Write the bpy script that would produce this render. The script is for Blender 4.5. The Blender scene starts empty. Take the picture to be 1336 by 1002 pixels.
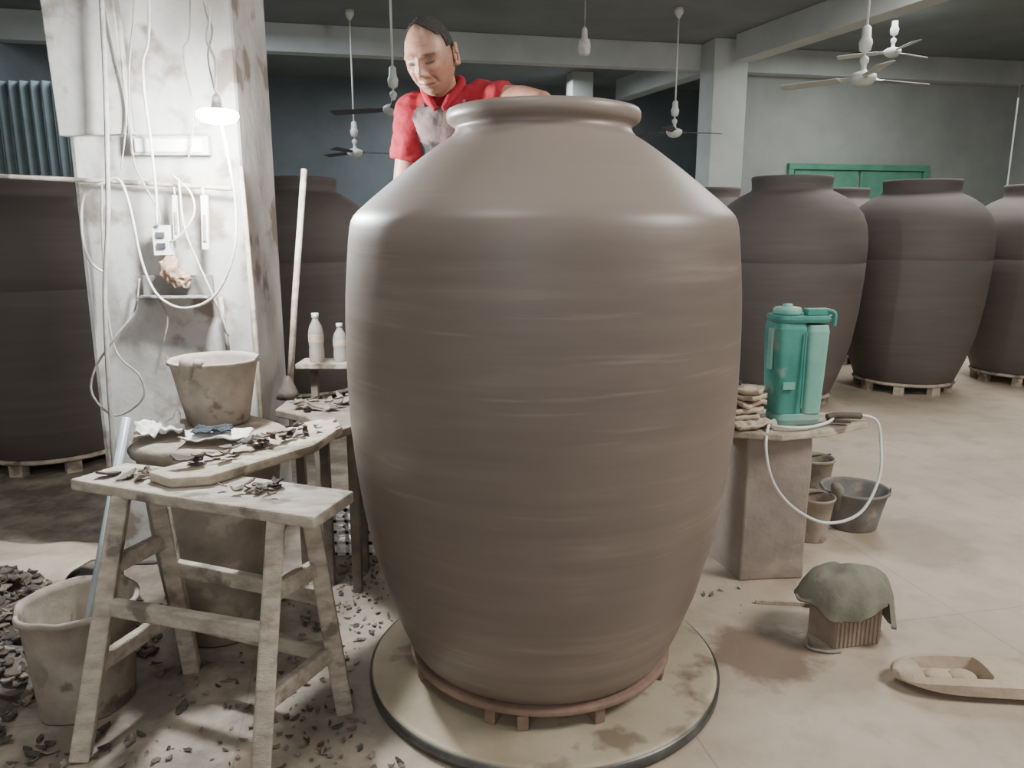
import bpy, bmesh, math, random
from mathutils import Vector, Matrix, noise, Euler
random.seed(7)
D=bpy.data; C=bpy.context
def lin(c):
    r=[]
    for x in c:
        x=x/255.0
        r.append(x/12.92 if x<=0.04045 else ((x+0.055)/1.055)**2.4)
    return (r[0],r[1],r[2],1.0)
# ------------------------------------------------------------ materials
def base_mat(name):
    m=D.materials.new(name); m.use_nodes=True
    nt=m.node_tree; b=nt.nodes['Principled BSDF']
    return m,nt,b
def mk(name,c1,c2,scale=5,rough=.8,bump=.2,bscale=40,stretch=(1,1,1),metal=0,c3=None,s3=8,t3=.6,emis=None,trans=0,alpha=1,spec=.4,lo=.35,hi=.65):
    m,nt,b=base_mat(name); N=nt.nodes; L=nt.links
    tc=N.new('ShaderNodeTexCoord'); mp=N.new('ShaderNodeMapping'); mp.inputs['Scale'].default_value=stretch
    L.new(tc.outputs['Object'],mp.inputs['Vector'])
    n=N.new('ShaderNodeTexNoise'); n.inputs['Scale'].default_value=scale; n.inputs['Detail'].default_value=8; n.inputs['Roughness'].default_value=.6
    L.new(mp.outputs['Vector'],n.inputs['Vector'])
    r=N.new('ShaderNodeValToRGB'); r.color_ramp.elements[0].position=lo; r.color_ramp.elements[1].position=hi
    r.color_ramp.elements[0].color=lin(c1); r.color_ramp.elements[1].color=lin(c2)
    L.new(n.outputs['Fac'],r.inputs['Fac']); out=r.outputs['Color']
    if c3:
        n3=N.new('ShaderNodeTexNoise'); n3.inputs['Scale'].default_value=s3; n3.inputs['Detail'].default_value=6
        L.new(tc.outputs['Object'],n3.inputs['Vector'])
        r3=N.new('ShaderNodeValToRGB'); r3.color_ramp.elements[0].position=t3; r3.color_ramp.elements[1].position=t3+.08
        L.new(n3.outputs['Fac'],r3.inputs['Fac'])
        mx=N.new('ShaderNodeMixRGB'); mx.inputs['Color2'].default_value=lin(c3)
        L.new(r3.outputs['Color'],mx.inputs['Fac']); L.new(out,mx.inputs['Color1']); out=mx.outputs['Color']
    L.new(out,b.inputs['Base Color'])
    b.inputs['Roughness'].default_value=rough; b.inputs['Metallic'].default_value=metal
    b.inputs['Specular IOR Level'].default_value=spec
    b.inputs['Transmission Weight'].default_value=trans
    if emis: 
        b.inputs['Emission Color'].default_value=(1,1,1,1); b.inputs['Emission Strength'].default_value=emis
    if bump>0:
        nb=N.new('ShaderNodeTexNoise'); nb.inputs['Scale'].default_value=bscale; nb.inputs['Detail'].default_value=5
        L.new(mp.outputs['Vector'],nb.inputs['Vector'])
        bp=N.new('ShaderNodeBump'); bp.inputs['Strength'].default_value=bump; bp.inputs['Distance'].default_value=.01
        L.new(nb.outputs['Fac'],bp.inputs['Height']); L.new(bp.outputs['Normal'],b.inputs['Normal'])
    return m
def jar_mat(name,dark,mid,light,rough,topz,bumpd=.003,slip=.5):
    m,nt,b=base_mat(name); N=nt.nodes; L=nt.links
    tc=N.new('ShaderNodeTexCoord')
    mp=N.new('ShaderNodeMapping'); mp.inputs['Scale'].default_value=(1.0,1.0,13); L.new(tc.outputs['Object'],mp.inputs['Vector'])
    n=N.new('ShaderNodeTexNoise'); n.inputs['Scale'].default_value=1.5; n.inputs['Detail'].default_value=8; n.inputs['Roughness'].default_value=.6
    L.new(mp.outputs['Vector'],n.inputs['Vector'])
    n2=N.new('ShaderNodeTexNoise'); n2.inputs['Scale'].default_value=1.5; n2.inputs['Detail'].default_value=2
    L.new(tc.outputs['Object'],n2.inputs['Vector'])
    mxf=N.new('ShaderNodeMix'); mxf.inputs[0].default_value=.5
    L.new(n.outputs['Fac'],mxf.inputs[2]); L.new(n2.outputs['Fac'],mxf.inputs[3])
    r=N.new('ShaderNodeValToRGB'); e=r.color_ramp.elements
    e[0].position=.30; e[0].color=lin(dark); e[1].position=.74; e[1].color=lin(light)
    k=e.new(.52); k.color=lin(mid)
    L.new(mxf.outputs[0],r.inputs['Fac'])
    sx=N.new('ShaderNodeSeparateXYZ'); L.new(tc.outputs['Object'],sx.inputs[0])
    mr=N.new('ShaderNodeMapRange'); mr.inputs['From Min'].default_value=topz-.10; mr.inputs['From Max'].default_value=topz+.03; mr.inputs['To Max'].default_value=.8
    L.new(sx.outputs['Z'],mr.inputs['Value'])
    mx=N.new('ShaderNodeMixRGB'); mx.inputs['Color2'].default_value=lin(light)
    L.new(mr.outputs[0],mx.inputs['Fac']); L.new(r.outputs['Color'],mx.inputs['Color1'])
    mp2=N.new('ShaderNodeMapping'); mp2.inputs['Scale'].default_value=(1.6,1.6,34); mp2.inputs['Rotation'].default_value=(.02,.03,0); L.new(tc.outputs['Object'],mp2.inputs['Vector'])
    n4=N.new('ShaderNodeTexNoise'); n4.inputs['Scale'].default_value=1.1; n4.inputs['Detail'].default_value=3; L.new(mp2.outputs['Vector'],n4.inputs['Vector'])
    r4=N.new('ShaderNodeValToRGB'); r4.color_ramp.elements[0].position=.62; r4.color_ramp.elements[1].position=.78; r4.color_ramp.elements[1].color=(slip,slip,slip,1); L.new(n4.outputs['Fac'],r4.inputs['Fac'])
    mx2=N.new('ShaderNodeMixRGB'); mx2.inputs['Color2'].default_value=lin(tuple(min(255,c+22) for c in light)); L.new(r4.outputs['Color'],mx2.inputs['Fac']); L.new(mx.outputs['Color'],mx2.inputs['Color1'])
    L.new(mx2.outputs['Color'],b.inputs['Base Color'])
    b.inputs['Roughness'].default_value=rough; b.inputs['Specular IOR Level'].default_value=.5
    bp=N.new('ShaderNodeBump'); bp.inputs['Strength'].default_value=.25; bp.inputs['Distance'].default_value=bumpd
    L.new(n.outputs['Fac'],bp.inputs['Height']); L.new(bp.outputs['Normal'],b.inputs['Normal'])
    return m
M={}
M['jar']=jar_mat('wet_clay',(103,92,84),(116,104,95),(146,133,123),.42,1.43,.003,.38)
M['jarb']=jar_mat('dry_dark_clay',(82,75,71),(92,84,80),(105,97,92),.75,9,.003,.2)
M['ring']=mk('red_clay_board',(120,98,84),(148,122,106),9,.85)
M['ttable']=mk('turntable_clay',(152,140,118),(188,176,152),2.2,.5,.15,20,c3=(128,116,96),s3=6,t3=.58)
M['metal']=mk('dull_metal',(80,80,78),(112,112,108),9,.4,.05,metal=.6)
M['darkmetal']=mk('rusty_iron',(74,66,60),(106,96,86),14,.7,.2,metal=.3)
M['wood']=mk('dusty_wood',(152,142,128),(194,184,168),3,.85,.4,30,(3,10,10),c3=(122,112,100),s3=9,t3=.56)
M['wood2']=mk('pale_plank',(160,148,130),(194,182,164),3,.85,.35,25,(6,6,6),c3=(126,114,100),s3=8,t3=.55)
M['plaster']=mk('dirty_plaster',(158,155,150),(194,191,186),3,.9,.6,14,c3=(128,118,108),s3=5,t3=.54)
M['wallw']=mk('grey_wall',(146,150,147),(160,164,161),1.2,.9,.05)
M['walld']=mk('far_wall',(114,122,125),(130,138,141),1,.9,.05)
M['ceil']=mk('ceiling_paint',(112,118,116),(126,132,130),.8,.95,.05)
M['beam']=mk('beam_paint',(168,172,169),(186,190,187),1,.9,.05)
M['green']=mk('green_paint',(84,140,118),(100,156,134),3,.6,.05)
M['curtain']=mk('corrugated_green',(112,124,124),(130,142,142),3,.7,.05)
M['teal']=mk('teal_plastic',(58,130,118),(84,152,140),6,.42,.05,c3=(124,154,144),s3=9,t3=.58)
M['teal2']=mk('teal_plastic_pale',(110,166,152),(134,186,172),6,.42,.05,c3=(156,176,164),s3=9,t3=.58)
M['bucket']=mk('clay_smeared_bucket',(142,131,118),(172,161,147),8,.75,.5,22,c3=(114,103,92),s3=12,t3=.6)
M['bucketg']=mk('grey_bucket',(108,106,102),(136,132,126),8,.7,.3,30,c3=(160,148,134),s3=10,t3=.6)
M['vat']=mk('clay_vat',(130,120,108),(160,148,134),7,.8,.8,14,c3=(182,171,155),s3=7,t3=.56)
M['bench']=mk('clay_caked_bench',(104,95,86),(134,122,110),9,.9,.6,26)
M['stone']=mk('clay_block',(142,130,120),(162,149,138),5,.85,.7,14,c3=(180,167,155),s3=4,t3=.6)
M['brick']=mk('hollow_brick',(150,134,118),(172,154,136),9,.9,.3)
M['cloth']=mk('olive_cloth',(112,112,98),(138,136,122),8,.95,.3,60)
M['rag']=mk('beige_rag',(176,159,139),(200,184,164),7,.95,.4,40)
M['paper']=mk('white_plastic_bag',(214,212,206),(236,234,230),9,.5,.3,30,c3=(130,132,138),s3=6,t3=.64)
M['dark']=mk('dark_rag',(52,56,62),(72,78,84),9,.9,.3)
M['scrap']=mk('clay_scrap',(102,91,82),(138,126,114),20,.9,.3)
M['scrapd']=mk('clay_scrap_dark',(66,59,54),(94,84,77),20,.9,.3)
M['mound']=mk('clay_rubble',(70,64,59),(108,99,91),14,.95,1,30)
M['white']=mk('white_plastic',(214,214,208),(228,228,222),9,.45,.02)
M['fan']=mk('fan_enamel',(196,198,190),(210,212,204),9,.45,.02)
M['fan_silhouette']=mk('fan_blade_silhouette',(60,62,62),(76,78,78),9,.5,.02)  # fan enamel darkened in colour so the blades read in silhouette
M['cable']=mk('dusty_cable',(186,182,174),(208,204,196),20,.7,.1)
M['cabled']=mk('grey_cable',(130,126,120),(160,154,146),20,.7,.1)
M['pipe']=mk('grey_pipe',(150,160,166),(180,188,194),9,.35,.05)
M['bottle']=mk('clear_plastic',(214,206,196),(226,220,210),9,.15,.02,trans=.55)
M['led']=mk('led_glow',(255,255,255),(255,255,255),1,.5,0,emis=150)
M['skin']=mk('skin',(166,120,100),(184,136,114),14,.5,.08,120)
M['shirt']=mk('red_polo',(136,24,38),(160,33,48),10,.85,.3,60)
M['trouser']=mk('dark_trousers',(46,48,56),(62,64,72),9,.9,.2)
M['shoe']=mk('shoe',(40,36,34),(60,54,50),9,.7,.1)
M['apron']=mk('stained_apron',(100,90,86),(156,130,126),9,.9,.4,40,c3=(66,62,64),s3=11,t3=.47)
M['hair']=mk('hair',(38,36,35),(66,63,62),120,.8,.6,300)
M['nozzle']=mk('brown_lump',(130,104,84),(176,152,130),20,.8,.5)

def floor_mat():
    m,nt,b=base_mat('clay_dust_floor'); N=nt.nodes; L=nt.links
    tc=N.new('ShaderNodeTexCoord')
    def noise_(s,d=8):
        n=N.new('ShaderNodeTexNoise'); n.inputs['Scale'].default_value=s; n.inputs['Detail'].default_value=d; n.inputs['Roughness'].default_value=.62
        L.new(tc.outputs['Object'],n.inputs['Vector']); return n
    def ramp(src,a,bb,ca,cb):
        r=N.new('ShaderNodeValToRGB'); r.color_ramp.elements[0].position=a; r.color_ramp.elements[1].position=bb
        r.color_ramp.elements[0].color=ca; r.color_ramp.elements[1].color=cb; L.new(src,r.inputs['Fac']); return r.outputs['Color']
    def mix(f,c1,c2):
        x=N.new('ShaderNodeMixRGB'); L.new(f,x.inputs['Fac'])
        for s,c in (('Color1',c1),('Color2',c2)):
            if isinstance(c,tuple): x.inputs[s].default_value=c
            else: L.new(c,x.inputs[s])
        return x.outputs['Color']
    K=(0,0,0,1)
    col=ramp(noise_(1.6).outputs['Fac'],.3,.7,lin((172,157,140)),lin((198,183,165)))
    col=mix(ramp(noise_(5,8).outputs['Fac'],.48,.70,K,(.65,.65,.65,1)),col,lin((156,140,122)))
    sx=N.new('ShaderNodeSeparateXYZ'); L.new(tc.outputs['Object'],sx.inputs[0])
    mr=N.new('ShaderNodeMapRange'); mr.inputs['From Min'].default_value=.2; mr.inputs['From Max'].default_value=-.8
    L.new(sx.outputs['X'],mr.inputs['Value'])
    nd=noise_(5,8); mul=N.new('ShaderNodeMath'); mul.operation='MULTIPLY'
    nr=ramp(nd.outputs['Fac'],.34,.58,(.25,.25,.25,1),(.95,.95,.95,1))
    L.new(mr.outputs[0],mul.inputs[0]); L.new(nr,mul.inputs[1])
    col=mix(mul.outputs[0],col,lin((114,104,94)))
    def stain(cx,cy,r,col,strength,c):
        d=N.new('ShaderNodeVectorMath'); d.operation='DISTANCE'; d.inputs[1].default_value=(cx,cy,0)
        nn=noise_(6,4); add=N.new('ShaderNodeVectorMath'); add.operation='SCALE'; add.inputs['Scale'].default_value=.3
        L.new(nn.outputs['Color'],add.inputs[0]); a2=N.new('ShaderNodeVectorMath'); a2.operation='ADD'
        L.new(tc.outputs['Object'],a2.inputs[0]); L.new(add.outputs[0],a2.inputs[1]); 
        s2=N.new('ShaderNodeVectorMath'); s2.operation='SUBTRACT'; s2.inputs[1].default_value=(.15,.15,.15); L.new(a2.outputs[0],s2.inputs[0])
        L.new(s2.outputs[0],d.inputs[0])
        q=N.new('ShaderNodeMapRange'); q.inputs['From Min'].default_value=r; q.inputs['From Max'].default_value=r*.7; q.inputs['To Max'].default_value=strength
        L.new(d.outputs['Value'],q.inputs['Value'])
        return mix(q.outputs[0],col,c)
    col=stain(.85,2.34,.22,col,.85,lin((124,104,86)))
    col=stain(1.80,3.25,.30,col,.5,lin((140,120,100)))
    mp=N.new('ShaderNodeMapping'); mp.inputs['Rotation'].default_value=(0,0,math.radians(-12)); mp.inputs['Location'].default_value=(.35,.2,0)
    L.new(tc.outputs['Object'],mp.inputs['Vector'])
    br=N.new('ShaderNodeTexBrick'); br.offset=0; br.inputs['Scale'].default_value=1; br.inputs['Mortar Size'].default_value=.003
    br.inputs['Brick Width'].default_value=1.25; br.inputs['Row Height'].default_value=2.4; br.inputs['Mortar Smooth'].default_value=.3
    L.new(mp.outputs['Vector'],br.inputs['Vector'])
    mm=N.new('ShaderNodeMath'); mm.operation='MULTIPLY'; mm.inputs[1].default_value=.4; L.new(br.outputs['Fac'],mm.inputs[0])
    col=mix(mm.outputs[0],col,lin((112,99,86)))
    L.new(col,b.inputs['Base Color']); b.inputs['Roughness'].default_value=.55
    bp=N.new('ShaderNodeBump'); bp.inputs['Strength'].default_value=.4; bp.inputs['Distance'].default_value=.01
    L.new(noise_(22,8).outputs['Fac'],bp.inputs['Height']); L.new(bp.outputs['Normal'],b.inputs['Normal'])
    return m
M['floor']=floor_mat()

# ------------------------------------------------------------ mesh builder
def catmull(pts,n=8):
    P=[Vector(p) for p in pts]
    if len(P)<3: return P
    out=[]
    for i in range(len(P)-1):
        p0=P[max(i-1,0)];p1=P[i];p2=P[i+1];p3=P[min(i+2,len(P)-1)]
        for k in range(n):
            t=k/n
            out.append(.5*((2*p1)+(-p0+p2)*t+(2*p0-5*p1+4*p2-p3)*t*t+(-p0+3*p1-3*p2+p3)*t**3))
    out.append(P[-1]); return out
class MB:
    def __init__(s): s.v=[];s.f=[];s.m=[];s.s=[];s.mats=[]
    def mi(s,k):
        if k not in s.mats: s.mats.append(k)
        return s.mats.index(k)
    def add(s,vs,fs,mat,smooth=False):
        o=len(s.v); s.v+=[Vector(v) for v in vs]; k=s.mi(mat)
        for f in fs: s.f.append([i+o for i in f]); s.m.append(k); s.s.append(smooth)
    def box(s,c,size,mat,rot=(0,0,0),taper=1.0,jit=0):
        R=Euler(rot).to_matrix(); c=Vector(c); vs=[]
        for z in (-.5,.5):
            t=taper if z>0 else 1
            for x,y in ((-.5,-.5),(.5,-.5),(.5,.5),(-.5,.5)):
                p=Vector((x*size[0]*t,y*size[1]*t,z*size[2]))
                if jit: p+=Vector([random.uniform(-jit,jit) for _ in range(3)])
                vs.append(c+R@p)
        s.add(vs,[(0,3,2,1),(4,5,6,7),(0,1,5,4),(1,2,6,5),(2,3,7,6),(3,0,4,7)],mat)
    def beam(s,p0,p1,w,d,mat,up=(0,0,1),w1=None,d1=None):
        p0=Vector(p0);p1=Vector(p1);a=(p1-p0).normalized();u=Vector(up)
        sd=a.cross(u)
        if sd.length<1e-3: sd=Vector((1,0,0))
        sd.normalize();u=sd.cross(a).normalized();w1=w1 or w;d1=d1 or d;vs=[]
        for p,ww,dd in ((p0,w,d),(p1,w1,d1)):
            for x,y in ((-.5,-.5),(.5,-.5),(.5,.5),(-.5,.5)): vs.append(p+sd*x*ww+u*y*dd)
        s.add(vs,[(0,3,2,1),(4,5,6,7),(0,1,5,4),(1,2,6,5),(2,3,7,6),(3,0,4,7)],mat)
    def prism(s,poly,z0,z1,mat):
        n=len(poly)
        vs=[(p[0],p[1],z0) for p in poly]+[(p[0],p[1],z1) for p in poly]
        fs=[tuple(range(n))[::-1],tuple(range(n,2*n))]+[(i,(i+1)%n,n+(i+1)%n,n+i) for i in range(n)]
        s.add(vs,fs,mat)
    def lathe(s,prof,c,mat,seg=48,smooth=True,wob=0,sy=1,cap0=True,cap1=True):
        vs=[];c=Vector(c);n=len(prof)
        for i,(r,z) in enumerate(prof):
            for k in range(seg):
                a=2*math.pi*k/seg; rr=r
                if wob: rr=r*(1+wob*noise.noise(Vector((math.cos(a)*1.5+c.x*7,math.sin(a)*1.5,z*6))))
                zz=z+(wob*.4*r*noise.noise(Vector((math.cos(a)*2,math.sin(a)*2+5,z*3))) if wob and z>.02 else 0)
                vs.append(c+Vector((rr*math.cos(a),rr*math.sin(a)*sy,zz)))
        fs=[]
        for i in range(n-1):
            for k in range(seg):
                k2=(k+1)%seg; fs.append((i*seg+k,i*seg+k2,(i+1)*seg+k2,(i+1)*seg+k))
        if cap0: fs.append(tuple(range(seg))[::-1])
        if cap1: fs.append(tuple(range((n-1)*seg,n*seg)))
        s.add(vs,fs,mat,smooth)
    def loft(s,secs,mat,seg=40,smooth=True,rot=0,n=2.0):
        vs=[];cr=math.cos(rot);sr=math.sin(rot)
        for (cx,cy,z,rx,ry) in secs:
            for k in range(seg):
                a=2*math.pi*k/seg;ca=math.cos(a);sa=math.sin(a)
                x=rx*math.copysign(abs(ca)**(2/n),ca);y=ry*math.copysign(abs(sa)**(2/n),sa)
                vs.append((cx+x*cr-y*sr,cy+x*sr+y*cr,z))
        m=len(secs);fs=[]
        for i in range(m-1):
            for k in range(seg):
                k2=(k+1)%seg; fs.append((i*seg+k,i*seg+k2,(i+1)*seg+k2,(i+1)*seg+k))
        fs.append(tuple(range(seg))[::-1]);fs.append(tuple(range((m-1)*seg,m*seg)))
        s.add(vs,fs,mat,smooth)
    def tube(s,pts,r,mat,seg=10,n=8,smooth=True,raw=False):
        P=[Vector(p) for p in pts] if raw else catmull(pts,n)
        m=len(P); 
        if isinstance(r,(list,tuple)):
            R=[]
            for i in range(m):
                t=i/(m-1)*(len(r)-1);k=min(int(t),len(r)-2);R.append(r[k]*(1-(t-k))+r[k+1]*(t-k))
        else: R=[r]*m
        T=[(P[min(i+1,m-1)]-P[max(i-1,0)]).normalized() for i in range(m)]
        u=Vector((0,0,1)) if abs(T[0].z)<.9 else Vector((1,0,0))
        vs=[]
        for i in range(m):
            u=(u-T[i]*u.dot(T[i])).normalized(); w=T[i].cross(u)
            for k in range(seg):
                a=2*math.pi*k/seg; vs.append(P[i]+(u*math.cos(a)+w*math.sin(a))*R[i])
        fs=[]
        for i in range(m-1):
            for k in range(seg):
                k2=(k+1)%seg; fs.append((i*seg+k,i*seg+k2,(i+1)*seg+k2,(i+1)*seg+k))
        fs.append(tuple(range(seg))[::-1]);fs.append(tuple(range((m-1)*seg,m*seg)))
        s.add(vs,fs,mat,smooth)
    def ell(s,c,r,mat,seg=24,rings=14,rot=None,lump=0,lf=8):
        c=Vector(c);vs=[];R=rot or Matrix.Identity(3)
        for i in range(1,rings):
            th=math.pi*i/rings
            for k in range(seg):
                a=2*math.pi*k/seg;nv=Vector((math.sin(th)*math.cos(a),math.sin(th)*math.sin(a),math.cos(th)))
                q=1+(lump*noise.noise(nv*lf*.3+c*5) if lump else 0)
                vs.append(c+R@Vector((nv.x*r[0]*q,nv.y*r[1]*q,nv.z*r[2]*q)))
        b=len(vs); vs.append(c+R@Vector((0,0,r[2])));vs.append(c-R@Vector((0,0,r[2])))
        fs=[]
        for i in range(rings-2):
            for k in range(seg):
                k2=(k+1)%seg;fs.append((i*seg+k,(i+1)*seg+k,(i+1)*seg+k2,i*seg+k2))
        for k in range(seg):
            k2=(k+1)%seg;fs.append((b,k,k2));fs.append((b+1,(rings-2)*seg+k2,(rings-2)*seg+k))
        s.add(vs,fs,mat,True)
    def chip(s,c,size,mat):
        R=Euler((random.uniform(-.35,.35),random.uniform(-.35,.35),random.uniform(0,6.28))).to_matrix()
        n=6;L=size*random.uniform(.8,1.7);W=size*random.uniform(.3,.7);cv=random.uniform(.1,.5)*size;vs=[]
        th=size*.12
        for t in (0,1):
            for i in range(n+1):
                x=(i/n-.5)
                w=W*(1-abs(2*x)**2.5)*.5+.1*W
                zz=cv*(x*x*4)*.5+t*th+size*.12
                for sgn in (-1,1):
                    vs.append(Vector(c)+R@Vector((x*L,sgn*w*random.uniform(.7,1.2),zz)))
        fs=[];o=2*(n+1)
        for i in range(n):
            a=2*i;fs.append((a,a+1,a+3,a+2));fs.append((o+a,o+a+2,o+a+3,o+a+1))
            fs.append((a,a+2,o+a+2,o+a));fs.append((a+1,o+a+1,o+a+3,a+3))
        fs.append((0,o,o+1,1));fs.append((2*n,2*n+1,o+2*n+1,o+2*n))
        s.add(vs,fs,mat)
    def build(s,name,loc=None,bevel=0,parent=None,mods=()):
        if loc is None:
            xs=[v.x for v in s.v];ys=[v.y for v in s.v];zs=[v.z for v in s.v]
            loc=((min(xs)+max(xs))/2,(min(ys)+max(ys))/2,min(zs))
        loc=Vector(loc)
        me=D.meshes.new(name+'_mesh'); me.from_pydata([v-loc for v in s.v],[],s.f)
        for k in s.mats: me.materials.append(M[k])
        me.polygons.foreach_set('material_index',s.m); me.polygons.foreach_set('use_smooth',s.s)
        bm=bmesh.new();bm.from_mesh(me);bmesh.ops.recalc_face_normals(bm,faces=bm.faces);bm.to_mesh(me);bm.free()
        me.update()
        o=D.objects.new(name,me);C.collection.objects.link(o)
        if parent: o.parent=parent; o.location=loc-parent.location
        else: o.location=loc
        if bevel:
            b=o.modifiers.new('bevel','BEVEL');b.width=bevel;b.segments=2;b.limit_method='ANGLE';b.angle_limit=math.radians(40)
        return o
def empty(name,loc):
    e=D.objects.new(name,None);e.location=loc;e.empty_display_size=.1;C.collection.objects.link(e);return e

# ------------------------------------------------------------ room shell
CE=4.25; SL=.2126
b=MB(); b.prism([(-7.2,-3.5),(16,-3.5),(16,18.5),(-7.2,18.5)],-.15,0,'floor'); b.build('floor',(0,0,0))
b=MB(); b.prism([(-7.2,-3.5),(16,-3.5),(16,18.5),(-7.2,18.5)],CE,CE+.15,'ceil'); b.build('ceiling',(0,0,CE))
def wall(name,p0,p1,th,mat,z0=0,z1=CE):
    a=Vector((p1[0]-p0[0],p1[1]-p0[1],0)).normalized();n=Vector((-a.y,a.x,0))*th
    b=MB();b.prism([p0,p1,(p1[0]+n.x,p1[1]+n.y),(p0[0]+n.x,p0[1]+n.y)],z0,z1,mat);return b.build(name)
def Yl(x,y0): return y0+SL*x
wall('wall_back',(3.7,Yl(3.7,12.80)),(9.2,Yl(9.2,12.80)),.2,'wallw')
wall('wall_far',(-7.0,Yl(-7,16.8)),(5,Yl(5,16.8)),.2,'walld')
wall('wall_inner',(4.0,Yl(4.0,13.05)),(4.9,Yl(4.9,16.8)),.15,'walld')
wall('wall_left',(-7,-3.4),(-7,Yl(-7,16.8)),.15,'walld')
wall('wall_right',(9.2,Yl(9.2,12.75)),(14.5,-.5),.2,'wallw')
b=MB(); y=12.55
b.prism([(-7,Yl(-7,y)),(9.15,Yl(9.15,y)),(9.15,Yl(9.15,y)+.25),(-7,Yl(-7,y)+.25)],3.86,CE,'beam'); b.build('ceiling_beam',bevel=.01)
b=MB(); px,py=3.4,13.0
dx,dy=.339,-.941; nx,ny=.141,.051
def pp(t,s): return (px+dx*t+nx*s,py+dy*t+ny*s)
b.prism([pp(.45,-1),pp(14,-1),pp(14,1),pp(.45,1)],3.86,CE,'beam'); b.build('ceiling_beam',bevel=.01)
b=MB(); b.prism([pp(-3.5,-1),pp(-.5,-1),pp(-.5,1),pp(-3.5,1)],3.86,CE,'beam'); b.build('ceiling_beam',bevel=.01)
b=MB(); b.box((3.38,13.03,CE/2),(.58,.5,CE),'beam',(0,0,math.radians(12))); b.build('pillar',bevel=.015)
b=MB(); b.box((1.3,15.6,CE/2),(.42,.42,CE),'beam',(0,0,math.radians(12))); b.build('pillar',bevel=.015)
b=MB()
b.prism([(-1.66,3.0),(-1.04,3.06),(-1.08,3.62),(-1.70,3.56)],0,CE,'plaster')
b.build('plastered_pillar',bevel=.02)
def wp(x,off=0): return (x,Yl(x,12.80)-off)
b=MB()
a12=math.atan(SL)
xa,xb=4.82,7.45
mid=(xa+xb)/2;L_=(xb-xa)/math.cos(a12)
b.box((xa,wp(xa,.05)[1],1.2),(.1,.08,2.4),'green',(0,0,a12));b.box((xb,wp(xb,.05)[1],1.2),(.1,.08,2.4),'green',(0,0,a12))
b.box((mid,wp(mid,.05)[1],2.40),(L_+.1,.09,.1),'green',(0,0,a12))
for k in (-1,1):
    x=mid+k*(xb-xa)*.24
    b.box((x,wp(x,.04)[1],1.17),(L_*.46,.04,2.34),'green',(0,0,a12))
    for z in (.6,1.7): b.box((x,wp(x,.065)[1],z),(L_*.36,.02,.85),'green',(0,0,a12))
b.build('door_1',bevel=.005)
b=MB();vs=[];fs=[];n=160
for i in range(n+1):
    t=i/n;x=-6.9+2.2*t;yy=9.2+.035*math.sin(t*110)
    for z in (0,3.0): vs.append((x,yy,z))
    for z in (3.0,0): vs.append((x,yy+.02,z))
for i in range(n):
    for j in range(4):
        fs.append((4*i+j,4*i+(j+1)%4,4*i+4+(j+1)%4,4*i+4+j))
b.add(vs,fs,'curtain',True);b.build('corrugated_partition')

# ------------------------------------------------------------ jars
JX,JY=.088,2.27
b=MB()
outer=[(.0,.112),(.385,.112),(.397,.122),(.415,.15),(.4405,.212),(.482,.33),(.5177,.471),(.541,.6),(.556,.718),(.566,.83),(.570,.948),(.5705,1.04),(.569,1.13),(.5655,1.21),(.5595,1.285),(.552,1.36),(.547,1.395),(.542,1.413),(.535,1.426),(.523,1.439),
 (.49,1.468),(.44,1.509),(.38,1.557),(.32,1.602),(.285,1.626),(.262,1.640),(.251,1.652),(.247,1.662),(.249,1.670),(.260,1.675),(.269,1.682),(.272,1.69),(.272,1.704),(.267,1.713),(.252,1.717),(.238,1.713),(.232,1.70),(.231,1.67),
 (.25,1.635),(.35,1.55),(.50,1.42),(.53,1.3),(.54,1.0),(.51,.65),(.45,.35),(.38,.16),(.0,.15)]
prof=[]
for i in range(len(outer)-1):
    (r0,z0),(r1,z1)=outer[i],outer[i+1]
    m=max(1,int(math.hypot(r1-r0,z1-z0)/.03))
    for k in range(m):
        t=k/m; prof.append((max(r0+(r1-r0)*t,.0005),z0+(z1-z0)*t))
prof.append((.0005,.15))
b.lathe(prof,(JX,JY,0),'jar',seg=144,cap0=False,cap1=False)
jar=b.build('large_clay_jar',(JX,JY,0))
b=MB()
b.lathe([(.30,.091),(.403,.091),(.412,.094),(.412,.108),(.405,.112),(.30,.112),(.30,.091)],(JX,JY,0),'ring',seg=96,cap0=False,cap1=False)
b.beam((JX-.38,JY,.1015),(JX+.38,JY,.1015),.06,.02,'ring');b.beam((JX,JY-.38,.1013),(JX,JY+.38,.1013),.06,.02,'ring')
for k in range(8):
    a=math.radians(-112+45*k)
    b.box((JX+.375*math.cos(a),JY+.375*math.sin(a),.068),(.055,.032,.045),'ring',(0,0,a))
b.box((JX-.06,JY-.385,.068),(.032,.04,.045),'ring',(0,0,.1));b.build('wooden_jar_stand',bevel=.003)
b=MB()
b.lathe([(.001,0),(.50,0),(.535,.004),(.545,.012),(.547,.036),(.545,.041),(.538,.044),(.528,.045),(.001,.045)],(.101,2.268,0),'ttable',seg=128,cap0=False,cap1=False)
b.lathe([(.5475,.006),(.554,.008),(.555,.034),(.5475,.038)],(.101,2.268,0),'metal',seg=128,cap0=False,cap1=False)
b.build('potters_turntable')
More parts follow.
